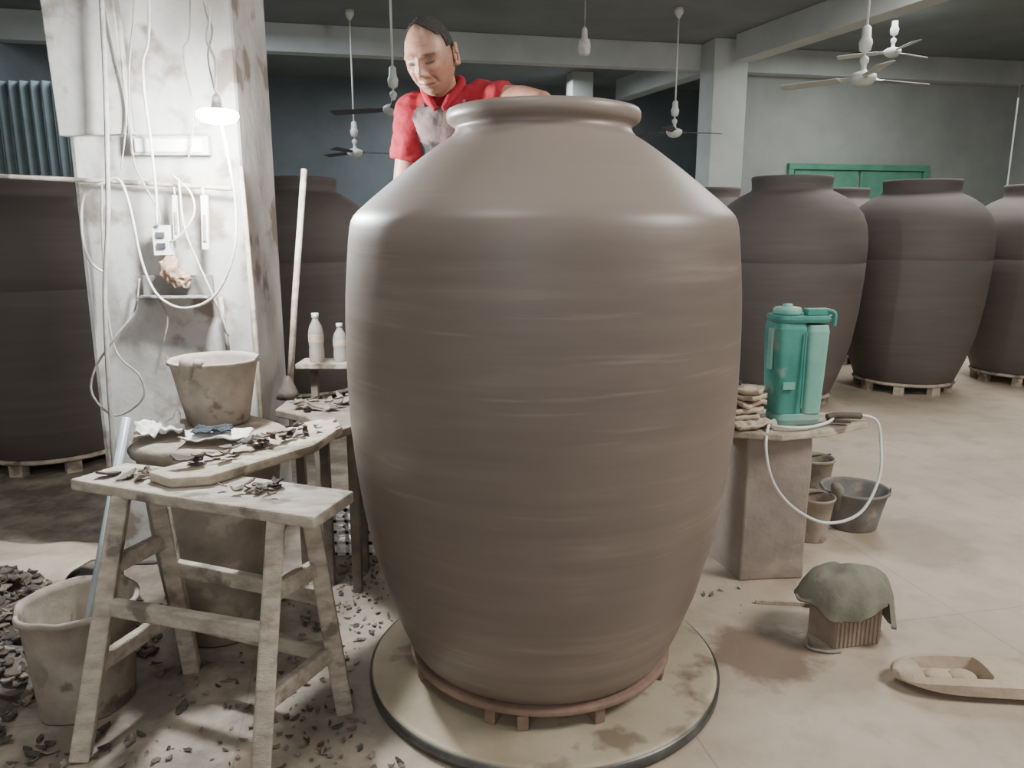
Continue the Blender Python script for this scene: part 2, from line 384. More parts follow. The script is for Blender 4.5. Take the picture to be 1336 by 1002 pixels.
def dryjar_mesh():
    b=MB()
    o=[(.001,.10),(.385,.10),(.40,.115),(.46,.28),(.52,.5),(.555,.75),(.573,1.0),(.577,1.118),(.572,1.124),(.572,1.130),(.577,1.136),(.578,1.22),(.573,1.32),(.558,1.41),(.525,1.49),(.46,1.565),(.39,1.615),(.33,1.645),(.302,1.66),(.296,1.675),(.297,1.70),(.30,1.735),(.305,1.755),(.297,1.768),(.28,1.768),(.27,1.75),(.27,1.68),(.35,1.61),(.5,1.47),(.54,1.2),(.52,.8),(.45,.4),(.37,.15),(.001,.14)]
    b.lathe(o,(0,0,0),'jarb',seg=80,cap0=False,cap1=False)
    z0,r=.075,.40
    b.lathe([(.30,z0),(r,z0),(r+.01,z0+.01),(r,z0+.025),(.30,z0+.025),(.30,z0)],(0,0,0),'wood2',seg=64,cap0=False,cap1=False)
    for k in range(8):
        a=math.radians(20+45*k);b.box((.36*math.cos(a),.36*math.sin(a),.0375),(.06,.08,.075),'wood2',(0,0,a))
    return b
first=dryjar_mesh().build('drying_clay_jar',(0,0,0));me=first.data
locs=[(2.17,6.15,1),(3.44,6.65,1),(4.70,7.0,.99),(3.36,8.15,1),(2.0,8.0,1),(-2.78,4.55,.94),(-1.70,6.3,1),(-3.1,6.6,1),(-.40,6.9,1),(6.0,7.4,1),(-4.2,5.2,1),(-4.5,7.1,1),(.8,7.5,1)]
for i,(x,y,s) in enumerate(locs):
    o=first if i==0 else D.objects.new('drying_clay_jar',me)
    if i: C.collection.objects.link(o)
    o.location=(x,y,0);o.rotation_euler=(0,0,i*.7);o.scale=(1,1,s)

# ------------------------------------------------------------ stool (left front)
ZT=.72
b=MB()
LF=(-1.212,2.008);RF=(-.47,1.726);RB=(-.413,1.914);LB=(-1.13,2.161)
b.prism([LF,(-.85,1.862),RF,RB,(-.76,2.045),LB],ZT-.032,ZT,'wood')
T={'FL':(-1.05,1.965,.69),'FR':(-.585,1.80,.69),'BR':(-.53,1.895,.69),'BL':(-1.01,2.075,.69)}
F={'FL':(-1.156,1.815,.0),'FR':(-.640,1.70,.0),'BR':(-.494,2.03,.0),'BL':(-1.03,2.24,.0)}
def lp(k,z):
    t=1-z/.69;a=Vector(T[k]);c=Vector(F[k]);return a+(c-a)*t
for k in T: b.beam(F[k],T[k],.056,.05,'wood',up=(1,.3,0),w1=.054,d1=.045)
for a,c,z in (('FL','FR',.40),('BL','BR',.40),('BL','BR',.20),('FL','BL',.50),('FR','BR',.50),('FR','BR',.22),('FL','BL',.24)):
    b.beam(lp(a,z),lp(c,z),.028,.048,'wood')
b.build('wooden_sawhorse_bench',bevel=.006)
b=MB()
b.prism([(-.76,2.74),(-.60,2.52),(-.53,2.64),(-.55,3.02),(-.90,3.02),(-.90,2.84)],.685,.715,'bench')
for x,y in ((-.72,2.84),(-.60,2.78),(-.61,2.97),(-.85,2.97)): b.beam((x,y,0),(x,y,.685),.035,.035,'bench')
b.build('work_bench',bevel=.005)
b=MB()
b.prism([(-.985,1.985),(-.90,1.925),(-.80,1.95),(-.60,2.24),(-.56,2.46),(-.62,2.60),(-.72,2.50),(-.84,2.20)],.7205,.750,'wood2')
b.build('clay_cutting_board',bevel=.008)
b=MB()
def on(x,y,z,s): b.chip((x,y,z),s,random.choice(['scrap','scrap','scrapd']))
for _ in range(60):
    t=random.random()**1.3;w=random.gauss(0,.35)
    x=-.88+t*.24+w*.1;y=2.02+t*.38+w*.05
    on(x,y,.751+random.random()*.03,random.uniform(.016,.042))
for _ in range(22):
    x=random.gauss(-.66,.05);y=1.90+random.uniform(-.05,.05);on(x,y,.721+random.random()*.012,random.uniform(.015,.035))
for _ in range(14):
    on(random.gauss(-1.03,.05),random.gauss(2.03,.025),.721,random.uniform(.02,.045))
for _ in range(30):
    on(random.uniform(-.84,-.58),random.uniform(2.80,2.99),.716+random.random()*.03,random.uniform(.02,.055))
b.build('clay_trimmings')
b=MB()
cnt=0
while cnt<1300:
    q=random.random()
    if q<.34: x=random.uniform(-.75,-.28);y=random.uniform(1.5,3.2)
    elif q<.52: x=random.uniform(-1.45,-.5);y=random.uniform(1.6,2.9)
    elif q<.99: x=random.gauss(-1.56,.24);y=random.gauss(2.15,.3)
    else: x=random.gauss(.80,.06);y=random.gauss(2.78,.08)
    if math.hypot(x-.1,y-2.27)<.6: continue
    if math.hypot(x+1.26,y-2.08)<.18 or math.hypot(x+1.03,y-2.5)<.2: continue
    if x>.76 and y>2.8: continue
    if -1.8<x<-1.0 and 2.95<y: continue
    big=q>.52 and q<.99
    b.chip((x,y,.001),random.uniform(.014,.048) if big else random.uniform(.005,.024),random.choice(['scrap','scrapd','scrapd'] if big else ['scrap','scrap','scrapd']));cnt+=1
b.build('clay_floor_scraps')
b=MB();n=48;vs=[];fs=[]
def mz(x,y):
    d=math.hypot((x+2.0)/.58,(y-2.28)/.68);return max(0,(1-d*d))*.2
for i in range(n+1):
    for j in range(n+1):
        x=-2.65+1.3*i/n;y=1.58+1.45*j/n
        vs.append((x,y,-.004+mz(x,y)*(1+.5*noise.noise(Vector((x*9,y*9,0))))+ (.012*noise.noise(Vector((x*40,y*40,1))) if mz(x,y)>0 else 0)))
for i in range(n):
    for j in range(n): a=i*(n+1)+j;fs.append((a,a+n+1,a+n+2,a+1))
b.add(vs,fs,'mound',True)
for _ in range(760):
    x=random.gauss(-1.85,.26);y=random.gauss(2.2,.28)
    if mz(x,y)>0.005: b.chip((x,y,mz(x,y)*1.1),random.uniform(.02,.055),random.choice(['scrap','scrapd','scrapd']))
b.build('clay_rubble_heap')

# ------------------------------------------------------------ vat, buckets, pipe
b=MB();vx,vy=-1.03,2.52
b.lathe([(.001,0),(.15,0),(.16,.01),(.175,.15),(.20,.35),(.222,.55),(.232,.66),(.246,.672),(.252,.69),(.246,.708),(.232,.715),(.20,.72),(.001,.727)],(vx,vy,0),'vat',seg=64,wob=.06,cap0=False,cap1=False)
b.build('clay_storage_vat')
def sheet(b,poly_c,rx,ry,z,mat,amp=.02,rot=0,n=22,seed=0,th=.004,f1=2.2,f2=5,a2=.5):
    vs=[];fs=[];cr,sr=math.cos(rot),math.sin(rot)
    for t in (0,1):
        for i in range(n+1):
            for j in range(n+1):
                u=i/n*2-1;v=j/n*2-1
                k=1+.18*noise.noise(Vector((u*1.5,v*1.5,seed+3)))
                x=u*rx*k;y=v*ry*k
                zz=z+amp*(.6+noise.noise(Vector((u*f1,v*f1,seed)))+a2*noise.noise(Vector((u*f2,v*f2,seed+9))))+t*th
                vs.append((poly_c[0]+x*cr-y*sr,poly_c[1]+x*sr+y*cr,max(zz,z-.001+t*th)))
    o=(n+1)**2
    for i in range(n):
        for j in range(n):
            a=i*(n+1)+j;fs.append((a,a+1,a+n+2,a+n+1));fs.append((o+a,o+a+n+1,o+a+n+2,o+a+1))
    for i in range(n):
        a=i*(n+1);fs.append((a,a+n+1,o+a+n+1,o+a));a+=n;fs.append((a,o+a,o+a+n+1,a+n+1))
        fs.append((i,o+i,o+i+1,i+1));a=n*(n+1)+i;fs.append((a,a+1,o+a+1,o+a))
    b.add(vs,fs,mat,True)
b=MB();sheet(b,(-1.15,2.42),.070,.07,.729,'paper',.045,.4,seed=1,f1=1.3,f2=3);b.build('plastic_bag')
b=MB();sheet(b,(-.945,2.375),.105,.05,.729,'paper',.022,.15,seed=5,f1=1.4,f2=3);sheet(b,(-.955,2.37),.06,.03,.755,'dark',.012,.15,seed=7);b.build('crumpled_rag')
b=MB();sheet(b,(-1.98,2.82),.34,.16,.09,'rag',.05,-.1,seed=61,f1=.8,f2=2.2,th=.008);b.build('dusty_tarpaulin')
def bucket(name,c,rb,rt,h,mat,wob=.03,handle=True,ha=0,lean=0):
    b=MB()
    b.lathe([(.001,0),(rb*.96,0),(rb,.006),(rb+(rt-rb)*.5,h*.5),(rt*.99,h*.93),(rt*1.05,h*.94),(rt*1.06,h*.98),(rt*1.03,h),(rt*.98,h*.995),(rt*.95,h*.93),(rb*.95,.02),(.001,.015)],c,mat,seg=56,wob=wob,cap0=False,cap1=False)
    if handle:
        pts=[]
        for k in range(9):
            a=math.pi*k/8;x=math.cos(a)*rt*1.05;d=math.sin(a)*rt*.9
            pts.append((c[0]+x*math.cos(ha)+ d*-math.sin(ha),c[1]+x*math.sin(ha)+d*math.cos(ha)*.95,c[2]+h*.97-math.sin(a)*h*.12+.012))
        b.tube(pts,.0035,'darkmetal',seg=6)
    return b
b=bucket('',(-1.03,2.62,.727),.103,.143,.225,'bucket',ha=3.3)
b.lathe([(.128,.17),(.001,.175)],(-1.03,2.62,.727),'vat',seg=40,cap0=False,cap1=False)
b.tube([(-1.07,2.53,.93),(-1.068,2.487,.957),(-1.065,2.472,.945),(-1.07,2.478,.90)],[.014,.022,.024,.012],'vat',seg=12)
b.tube([(-1.04,2.53,.93),(-1.03,2.485,.955),(-1.028,2.473,.94)],[.012,.018,.014],'vat',seg=12)
b.build('plaster_bucket')
b=bucket('',(-1.275,2.08,0),.13,.155,.33,'bucket',.13,False);b.lathe([(.128,.06),(.001,.07)],(-1.275,2.08,0),'mound',seg=40,cap0=False,cap1=False);b.build('old_clay_bucket')
b=bucket('',(1.365,3.29,0),.06,.085,.21,'bucket',.02,True,.3);b.build('small_bucket')
b=bucket('',(1.55,3.78,0),.07,.095,.24,'bucket',.02,True,.3);b.build('small_bucket')
b=bucket('',(1.62,3.46,0),.11,.148,.19,'bucketg',.02,True,2.9)
b.tube([(1.52,3.40,.10),(1.50,3.37,.20),(1.47,3.34,.24)],[.018,.03,.016],'cloth',seg=12)
b.build('grey_bucket')
b=MB();b.tube([(-1.27,2.02,.085),(-1.214,2.35,.807)],.013,'pipe',raw=True);b.build('metal_pipe')

b=MB();b.tube([(-.90,3.05,.76),(-.875,3.10,1.1),(-.835,3.2,1.62)],.013,'wood',raw=True)
b.lathe([(.012,.09),(.02,.07),(.035,.03),(.05,0)],(-.905,3.04,.715),'darkmetal',seg=20);b.build('long_handled_broom')
b=MB();b.box((-.79,3.36,.80),(.30,.16,.022),'wood2');b.beam((-.88,3.36,0),(-.88,3.36,.79),.03,.03,'bench');b.beam((-.70,3.36,0),(-.70,3.36,.79),.03,.03,'bench');b.build('bottle_shelf',bevel=.003)
def bottle(x,y,z,r,h):
    b=MB();b.lathe([(.001,0),(r*.9,0),(r,.006),(r,h*.25),(r*.93,h*.32),(r,h*.4),(r,h*.62),(r*.8,h*.74),(r*.42,h*.85),(r*.38,h*.9),(.001,h*.9)],(x,y,z),'bottle',seg=28,cap0=False,cap1=False)
    b.lathe([(r*.46,h*.9),(r*.46,h),(.001,h)],(x,y,z),'white',seg=20,cap1=False)
    b.lathe([(r*1.01,h*.42),(r*1.01,h*.58)],(x,y,z),'rag',seg=28,cap0=False,cap1=False);return b
bottle(-.86,3.345,.811,.033,.215).build('plastic_bottle');bottle(-.757,3.35,.811,.03,.17).build('plastic_bottle')

b=MB();cx,cy=-.66,3.2
for k in range(5):
    z=.01+.05*k;
    for yy in (cy-.09,cy+.09): b.box((cx,yy,z),(.30,.014,.014),'paper')
    for xx in (cx-.15,cx+.15): b.box((xx,cy,z),(.014,.18,.014),'paper')
for k in range(7):
    for yy in (cy-.09,cy+.09): b.box((cx-.15+.05*k,yy,.11),(.014,.014,.22),'paper')
for yy in (cy-.045,cy,cy+.045):
    for xx in (cx-.15,cx+.15): b.box((xx,yy,.11),(.012,.012,.22),'paper')
b.box((cx,cy,.008),(.3,.18,.01),'paper');b.build('perforated_crate')

# ------------------------------------------------------------ right side
b=MB()
poly=[(.915,2.87),(1.175,2.89),(1.13,3.26),(.84,3.22)]
vs=[];fs=[];nz=14;ns=10;ring=[]
for i in range(4):
    p,q=poly[i],poly[(i+1)%4]
    for k in range(ns): ring.append((p[0]+(q[0]-p[0])*k/ns,p[1]+(q[1]-p[1])*k/ns))
R=len(ring);cxm,cym=1.015,3.06
for j in range(nz+1):
    z=.6*j/nz;sc=1.03-.03*j/nz
    for (x,y) in ring:
        d=1+.05*noise.noise(Vector((x*7,y*7,z*5)))-.02*(j in (0,nz))
        vs.append((cxm+(x-cxm)*sc*d,cym+(y-cym)*sc*d,z))
for j in range(nz):
    for k in range(R): k2=(k+1)%R;fs.append((j*R+k,j*R+k2,(j+1)*R+k2,(j+1)*R+k))
fs.append(tuple(range(R))[::-1]);fs.append(tuple(range(nz*R,(nz+1)*R)))
b.add(vs,fs,'stone',False);b.build('square_clay_pedestal',bevel=.008)
b=MB();b.prism([(.79,2.86),(1.02,2.80),(1.22,2.86),(1.44,3.00),(1.43,3.10),(1.2,3.2),(.80,3.22)],.6005,.628,'wood2');b.build('wooden_board',bevel=.006)
b=MB()
sxx,syy=1.125,3.0;z0=.6285;rt=.12
b.loft([(sxx,syy,z0,.088,.06),(sxx,syy,z0+.02,.095,.066),(sxx,syy,z0+.045,.092,.064)],'teal2',rot=rt,n=5,smooth=False)
b.loft([(sxx-.043,syy-.0,z0+.045,.056,.066),(sxx-.046,syy,z0+.20,.06,.07),(sxx-.05,syy,z0+.38,.064,.074),(sxx-.05,syy,z0+.405,.058,.068)],'teal',rot=rt,n=5,smooth=False)
b.loft([(sxx+.048,syy-.0,z0+.045,.040,.062),(sxx+.05,syy,z0+.20,.044,.066),(sxx+.052,syy,z0+.37,.048,.07),(sxx+.052,syy,z0+.395,.044,.064)],'teal2',rot=rt,n=5,smooth=False)
b.loft([(sxx,syy,z0+.405,.112,.07),(sxx,syy,z0+.418,.118,.075),(sxx,syy,z0+.432,.116,.073)],'teal',rot=rt,n=4,smooth=False)
b.lathe([(.05,0),(.054,.004),(.054,.02),(.048,.028),(.02,.03),(.018,.04),(.001,.042)],(sxx-.05,syy-.005,z0+.432),'teal2',seg=24,cap1=False)
b.box((sxx+.055,syy-.03,z0+.445),(.09,.04,.025),'teal',(0,0,.1));b.tube([(sxx+.09,syy-.04,z0+.45),(sxx+.117,syy-.05,z0+.44),(sxx+.118,syy-.05,z0+.39)],.008,'teal',seg=8)
b.box((sxx-.115,syy-.03,z0+.30),(.012,.03,.16),'teal2',(0,0,rt));b.box((sxx+.004,syy-.075,z0+.22),(.008,.006,.30),'teal',(0,0,rt))
b.box((sxx-.05,syy-.078,z0+.16),(.05,.006,.03),'teal2',(0,0,rt))
b.build('knapsack_sprayer',bevel=.004)
b=MB()
b.tube([(1.03,2.93,.65),(.985,2.86,.645),(.955,2.78,.57),(.985,2.76,.45),(1.08,2.78,.34),(1.22,2.81,.27),(1.36,2.84,.30),(1.45,2.90,.42),(1.475,2.96,.54),(1.46,2.99,.635),(1.37,3.0,.655),(1.30,2.99,.66)],.006,'white',seg=10)
b.tube([(1.25,2.96,.655),(1.30,2.97,.66),(1.40,3.0,.65)],.014,'darkmetal',seg=10);b.beam((1.27,2.94,.645),(1.33,2.93,.645),.02,.012,'darkmetal')
b.tube([(1.00,2.87,.645),(1.05,2.84,.644),(1.13,2.85,.642),(1.22,2.9,.645),(1.27,2.95,.65)],.006,'white',seg=8)
b.build('sprayer_hose')
b=MB()
for k in range(6): sheet(b,(.885+.008*k,3.0-.004*k,0),.080-.006*k,.12-.01*k,.630+.024*k,'rag',.014,.25*k-.3,seed=20+k,th=.018,f1=1.0,f2=2.5,a2=.4)
sheet(b,(.86,3.02,0),.04,.05,.775,'dark',.02,.2,seed=40,th=.01,f1=1.2)
sheet(b,(.93,2.885,0),.09,.045,.630,'rag',.02,.35,seed=44,th=.012,f1=1.1,f2=3)
b.build('folded_cloth_sacks')
b=MB()
A=Vector((1.085,2.36,0));u=Vector((.170,.035,0));w=Vector((-.045,.115,0))
c=A+u/2+w/2
b.prism([tuple(A.xy),tuple((A+u).xy),tuple((A+u+w).xy),tuple((A+w).xy)],0,.165,'brick')
nrm=Vector((u.y,-u.x,0)).normalized()
for k in range(11):
    p=A+u*((k+.5)/11)+nrm*.002;b.beam((p.x,p.y,.004),(p.x,p.y,.16),.009,.008,'brick',up=tuple(nrm))
b.build('ribbed_hollow_brick',bevel=.002)
b=MB();vs=[];fs=[];nr,na=26,72;cc=c
for t in (0,1):
    for i in range(nr+1):
        r=i/nr
        for k in range(na):
            a=2*math.pi*k/na
            rad=(.148+.030*noise.noise(Vector((math.cos(a)*1.4,math.sin(a)*1.4,2))))*min(1,r/.72)
            x=cc.x+(rad+.012*max(0,r-.72)/.28)*math.cos(a)*1.10;y=cc.y+rad*math.sin(a)*.86
            z=.172+.085*max(0,1-(min(1,r/.74))**3)+.034*noise.noise(Vector((x*13,y*13,3)))*(1-r*.3)
            if r>.6: z-= (r-.6)/.4*(.03+.02*math.sin(a*3+1)+(.085 if math.cos(a-0.1)>.55 else 0))
            fold=.007*math.sin(a*9+2)*max(0,r-.5)*2
            x+=fold*math.cos(a);y+=fold*math.sin(a)
            vs.append((x,y,z+(0 if t==0 else .006)))
o=(nr+1)*na
for i in range(nr):
    for k in range(na):
        k2=(k+1)%na;fs.append((i*na+k,(i+1)*na+k,(i+1)*na+k2,i*na+k2));fs.append((o+i*na+k,o+i*na+k2,o+(i+1)*na+k2,o+(i+1)*na+k))
for k in range(na): k2=(k+1)%na;fs.append((nr*na+k,o+nr*na+k,o+nr*na+k2,nr*na+k2))
b.add(vs,fs,'cloth',True)
b.build('olive_cloth_cap')
b=MB();n1,n2=60,20;vs=[];fs=[]
x0,x1=1.185,1.80
def tp(i,j,top):
    s=i/n1;t=j/n2*2-1;x=x0+(x1-x0)*s;yc=2.165-.06*s
    e=abs(2*s-1);hw=.085*(1-e**5)**.5+.004
    y=yc+t*hw;z=(.075-.018*t*t-.024*e**4) if top else .002+.02*t*t+.02*e**4
    if top and .13<s<.42 and abs(t)<.62: z=.026
    return (x,y,z)
for top in (0,1):
    for i in range(n1+1):
        for j in range(n2+1): vs.append(tp(i,j,top))
o=(n1+1)*(n2+1);q=n2+1
for i in range(n1):
    for j in range(n2):
        a=i*q+j;fs.append((a,a+1,a+q+1,a+q));fs.append((o+a,o+a+q,o+a+q+1,o+a+1))
    a=i*q;fs.append((a,a+q,o+a+q,o+a));a+=n2;fs.append((a,o+a,o+a+q,a+q))
for j in range(n2): fs.append((j,o+j,o+j+1,j+1));a=n1*q+j;fs.append((a,a+1,o+a+1,o+a))
b.add(vs,fs,'rag',False)
for k in range(2): b.ell((1.315+.075*k,2.145-.004*k,.036),(.042,.036,.018),'rag')
b.build('carved_wooden_trough',bevel=.002)
b=MB();b.beam((.92,2.68,.008),(1.10,2.66,.008),.012,.012,'wood2');b.beam((1.10,2.66,.008),(1.14,2.655,.008),.03,.014,'darkmetal');b.build('trimming_tool')
b=MB()
b.tube([(1.02,2.42,.006),(1.0,2.36,.006),(1.05,2.33,.008),(1.10,2.335,.006)],.005,'cabled',seg=6);b.build('rope_scrap')

# ------------------------------------------------------------ pillar wiring
E=empty('hanging_work_lamp',(-.985,2.70,1.76))
b=MB();b.lathe([(.001,-.026),(.03,-.025),(.056,-.018),(.068,-.002),(.066,.010),(.055,.016)],(-.985,2.70,1.76),'led',seg=40,cap0=False,cap1=False)
b.build('led_diffuser',parent=E)
b=MB();b.lathe([(.055,.016),(.03,.021),(.017,.026),(.015,.055),(.010,.065),(.001,.065)],(-.985,2.70,1.76),'white',seg=32,cap1=False)
b.build('lamp_housing',parent=E)
b=MB();b.tube([(-.985,2.70,1.825),(-.98,2.70,1.93),(-1.005,2.71,2.0),(-.985,2.70,2.08),(-1.01,2.71,2.16),(-1.02,2.72,2.5),(-1.02,2.72,4.25)],.0045,'cable',seg=8)
b.tube([(-.99,2.705,1.84),(-1.01,2.72,1.95),(-.985,2.71,2.03),(-1.01,2.72,2.12),(-1.03,2.75,2.5)],.003,'cabled',seg=8)
b.build('lamp_cord',parent=E)
def cab(name,pts,r=.005,mat='cable'):
    b=MB();b.tube(pts,r,mat,seg=8);return b.build(name)
b=MB();Y=2.90
b.tube([(-.985,2.73,1.74),(-1.0,2.82,1.62),(-1.016,Y,1.48),(-1.035,Y,1.30),(-1.117,Y,1.143),(-1.237,Y,1.094),(-1.333,Y,1.143),(-1.381,Y,1.27),(-1.405,Y,1.466),(-1.45,2.93,1.565),(-1.52,2.93,1.55),(-1.59,2.94,1.51),(-1.613,2.94,1.383),(-1.596,2.94,1.27),(-1.54,2.94,1.22)],.0052,'cable',seg=8)
b.tube([(-1.52,2.94,1.545),(-1.55,2.96,1.35),(-1.56,2.96,1.10),(-1.51,Y,.925),(-1.43,Y,.832),(-1.43,Y,.742),(-1.54,Y,.676),(-1.62,Y,.757),(-1.60,Y,.86),(-1.51,Y,.983),(-1.45,2.95,1.08),(-1.43,2.97,1.2)],.0042,'cabled',seg=8)
b.tube([(-1.30,2.95,4.25),(-1.33,2.90,2.4),(-1.321,2.90,2.17),(-1.373,2.92,1.92),(-1.39,2.93,1.656),(-1.36,2.92,1.56),(-1.31,2.92,1.45),(-1.315,2.92,1.40)],.0036,'cabled',seg=8)
b.tube([(-1.25,2.96,4.25),(-1.27,2.92,2.3),(-1.32,2.92,1.95),(-1.315,2.92,1.7),(-1.313,2.92,1.52),(-1.32,2.92,1.40)],.0052,'cable',seg=8)
b.tube([(-1.28,2.93,1.34),(-1.24,2.92,1.36),(-1.18,2.92,1.44),(-1.19,2.93,1.52),(-1.25,2.93,1.58)],.0038,'cable',seg=8)
b.tube([(-1.23,2.93,1.57),(-1.22,2.92,1.4),(-1.19,2.93,1.28),(-1.13,2.93,1.12),(-1.10,2.96,.98)],.0045,'cable',seg=8)
b.tube([(-1.35,2.95,1.12),(-1.33,2.96,1.05),(-1.36,2.97,.95)],.004,'cabled',seg=8)
b.tube([(-1.12,2.97,4.25),(-1.13,2.93,2.3),(-1.17,2.92,2.0),(-1.15,2.92,1.8),(-1.2,2.93,1.6),(-1.22,2.93,1.56)],.003,'cabled',seg=8)
b.tube([(-1.46,2.93,2.3),(-1.42,2.93,2.0),(-1.40,2.93,1.8),(-1.44,2.93,1.6)],.003,'cabled',seg=8)
b.build('tangled_power_cables')
cab('bamboo_pole',[(-2.15,2.955,1.59),(-1.6,2.965,1.565),(-1.3,2.97,1.55),(-1.05,2.97,1.535)],.009,'wood')
b=MB();b.tube([(-1.40,2.89,4.2),(-1.42,2.89,2.4),(-1.475,2.89,1.52),(-1.535,2.89,1.04),(-1.58,2.89,0)],.009,'cabled',seg=8);b.build('wooden_pole')
b=MB();b.box((-1.315,2.955,1.345),(.062,.05,.11),'white');b.box((-1.315,2.928,1.365),(.03,.01,.02),'dark');b.box((-1.315,2.928,1.325),(.03,.01,.02),'dark')
b.box((-1.30,2.985,1.345),(.03,.03,.05),'white')
b.ell((-1.295,2.945,1.235),(.036,.03,.055),'nozzle',lump=.6,lf=10);b.ell((-1.25,2.94,1.20),(.03,.025,.03),'nozzle',lump=.6);b.tube([(-1.31,2.945,1.3),(-1.30,2.945,1.26)],.012,'dark',raw=True)
b.build('electrical_socket_box',bevel=.004)
b=MB()
for x,z,h in ((-1.15,1.41,.20),(-1.255,1.43,.16)):
    b.tube([(x,2.945,z+h/2+.03),(x,2.945,z+h/2)],.004,'cable',raw=True);b.box((x,2.945,z),(.026,.018,h),'white',(0,.05,0));b.box((x,2.934,z-.02),(.012,.006,h*.5),'cabled',(0,.05,0))
b.build('hanging_power_strip',bevel=.004)
b=MB();b.box((-1.29,2.99,1.17),(.27,.02,.085),'bucketg');b.box((-1.29,2.955,1.132),(.27,.07,.01),'bucketg');b.build('metal_tool_rack',bevel=.003)
b=MB();b.box((-1.27,2.985,1.69),(.29,.04,.07),'plaster');b.box((-1.27,2.96,1.69),(.25,.010,.05),'white');b.build('lamp_fixture_box',bevel=.006)
b=MB();b.box((-1.545,2.965,2.25),(.26,.05,1.05),'plaster',(0,-.03,0));b.build('splattered_board',bevel=.004)
b=MB();b.tube([(-1.10,2.95,.90),(-1.13,2.985,1.13)],.008,'wood',raw=True);b.build('wooden_stick')
b=MB();b.tube([(-.995,2.98,.0),(-1.01,3.0,1.0),(-1.03,3.02,1.62)],.010,'wood2',raw=True);b.build('wooden_lath')

# ------------------------------------------------------------ fans & bulb
def fan(x,y,z,a0,R=.70,top=CE,bl='fan'):
    b=MB()
    b.lathe([(.001,-.07),(.05,-.068),(.08,-.05),(.105,-.02),(.11,.0),(.105,.025),(.07,.045),(.03,.055),(.02,.075),(.022,.11),(.035,.13),(.035,.16),(.012,.18)],(x,y,z),'fan',seg=36)
    b.tube([(x,y,z+.15),(x,y,top-.02)],.011,'fan',raw=True)
    b.lathe([(.012,.20),(.045,.22),(.055,.28),(.05,.30),(.04,.32),(.035,.40),(.012,.42)],(x,y,z),'fan',seg=24)
    b.lathe([(.015,-.13),(.06,-.06),(.065,0)],(x,y,top),'fan',seg=24)
    for k in range(3):
        a=a0+k*2*math.pi/3;d=Vector((math.cos(a),math.sin(a),0));s=Vector((-d.y,d.x,0));vs=[]
        for t in (0,1):
            for r,w in ((.10,.02),(.18,.022),(.2,.055),(.45,.062),(R-.04,.068),(R,.05)):
                for sg in (-1,1):
                    p=Vector((x,y,z-.0))+d*r+s*w*sg+Vector((0,0,.012*sg+t*.006-.012*r));vs.append(p)
        fs=[]
        for i in range(5):
            a_=2*i;fs.append((a_,a_+1,a_+3,a_+2));fs.append((12+a_,12+a_+2,12+a_+3,12+a_+1));fs.append((a_,a_+2,12+a_+2,12+a_));fs.append((a_+1,12+a_+1,12+a_+3,a_+3))
        fs.append((0,12,13,1));fs.append((10,11,23,22));b.add(vs,fs,bl)
    return b.build('ceiling_fan',(x,y,z))
fan(2.97,6.9,2.62,.35);fan(2.24,11.1,2.66,.2,bl='fan_silhouette');fan(5.15,11.1,3.7,.5);fan(-2.2,11.2,2.4,.3,bl='fan_silhouette');fan(-1.2,8.2,2.55,.75,bl='fan_silhouette')
b=MB();b.tube([(.8,9.08,CE),(.8,9.08,3.48)],.008,'cabled',raw=True);b.lathe([(.012,.2),(.03,.17),(.035,.08),(.06,.06),(.07,.0),(.065,-.07),(.04,-.1),(.001,-.105)],(.8,9.08,3.34),'cable',seg=28,cap1=False);b.build('hanging_bulb')

# ------------------------------------------------------------ man
MAN=empty('potter_man',(-.2,3.05,.33))
def remesh(o,vox,it=6):
    r=o.modifiers.new('remesh','REMESH');r.mode='VOXEL';r.voxel_size=vox;r.use_smooth_shade=True
    s=o.modifiers.new('smooth','SMOOTH');s.iterations=it;s.factor=.5
def limb(b,pts,rad,mat,ex=0):
    P=[Vector(p) for p in pts]
    for i in range(len(P)-1):
        n=6;Q=[P[i].lerp(P[i+1],k/n) for k in range(n+1)];RR=[(rad[i]+ex)*(1-k/n)+(rad[i+1]+ex)*k/n for k in range(n+1)]
        b.tube(Q,RR,mat,seg=20,raw=True)
    for p,r in zip(P,rad): b.ell(p,(r+ex,)*3,mat,seg=20,rings=12)
def hand(b,w,d,nrm,mat,curl=.45,flip=1):
    w=Vector(w);d=Vector(d).normalized();nrm=Vector(nrm);nrm=(nrm-d*nrm.dot(d)).normalized();s=d.cross(nrm)*flip
    kn=[]
    for k,(o,l) in enumerate(((-.030,.088),(-.010,.094),(.011,.090),(.030,.080))):
        p=w+s*o+d*l;kn.append(p);b.tube([w+s*o*.5,w+s*o*.9+d*l*.5,p],[.015,.0145,.0105],mat,seg=12,n=4);b.ell(p,(.0105,)*3,mat,12,8)
    for k,(p,f) in enumerate(zip(kn,(.92,1.05,1.0,.78))):
        q=p;dd=d.copy();r=.0098
        for j,l in enumerate((.042,.027,.021)):
            ang=curl*(1+.4*j);dd=(dd*math.cos(ang)-nrm*math.sin(ang)).normalized()
            q2=q+dd*l*f;b.tube([q,q2],[r,r*.9],mat,seg=12,raw=True);r*=.9;b.ell(q2,(r,)*3,mat,12,8);q=q2
    t0=w-s*.018+d*.025;t1=t0-s*.032+d*.026-nrm*.008;t2=t1-s*.010+d*.030-nrm*.012;t3=t2+d*.022-nrm*.012+s*.004
    b.tube([t0,t1],[.016,.0125],mat,seg=12,raw=True);b.tube([t1,t2],[.0125,.011],mat,seg=12,raw=True);b.tube([t2,t3],[.011,.009],mat,seg=12,raw=True)
    for p,r in ((t0,.016),(t1,.0125),(t2,.011),(t3,.009)): b.ell(p,(r,)*3,mat,12,8)
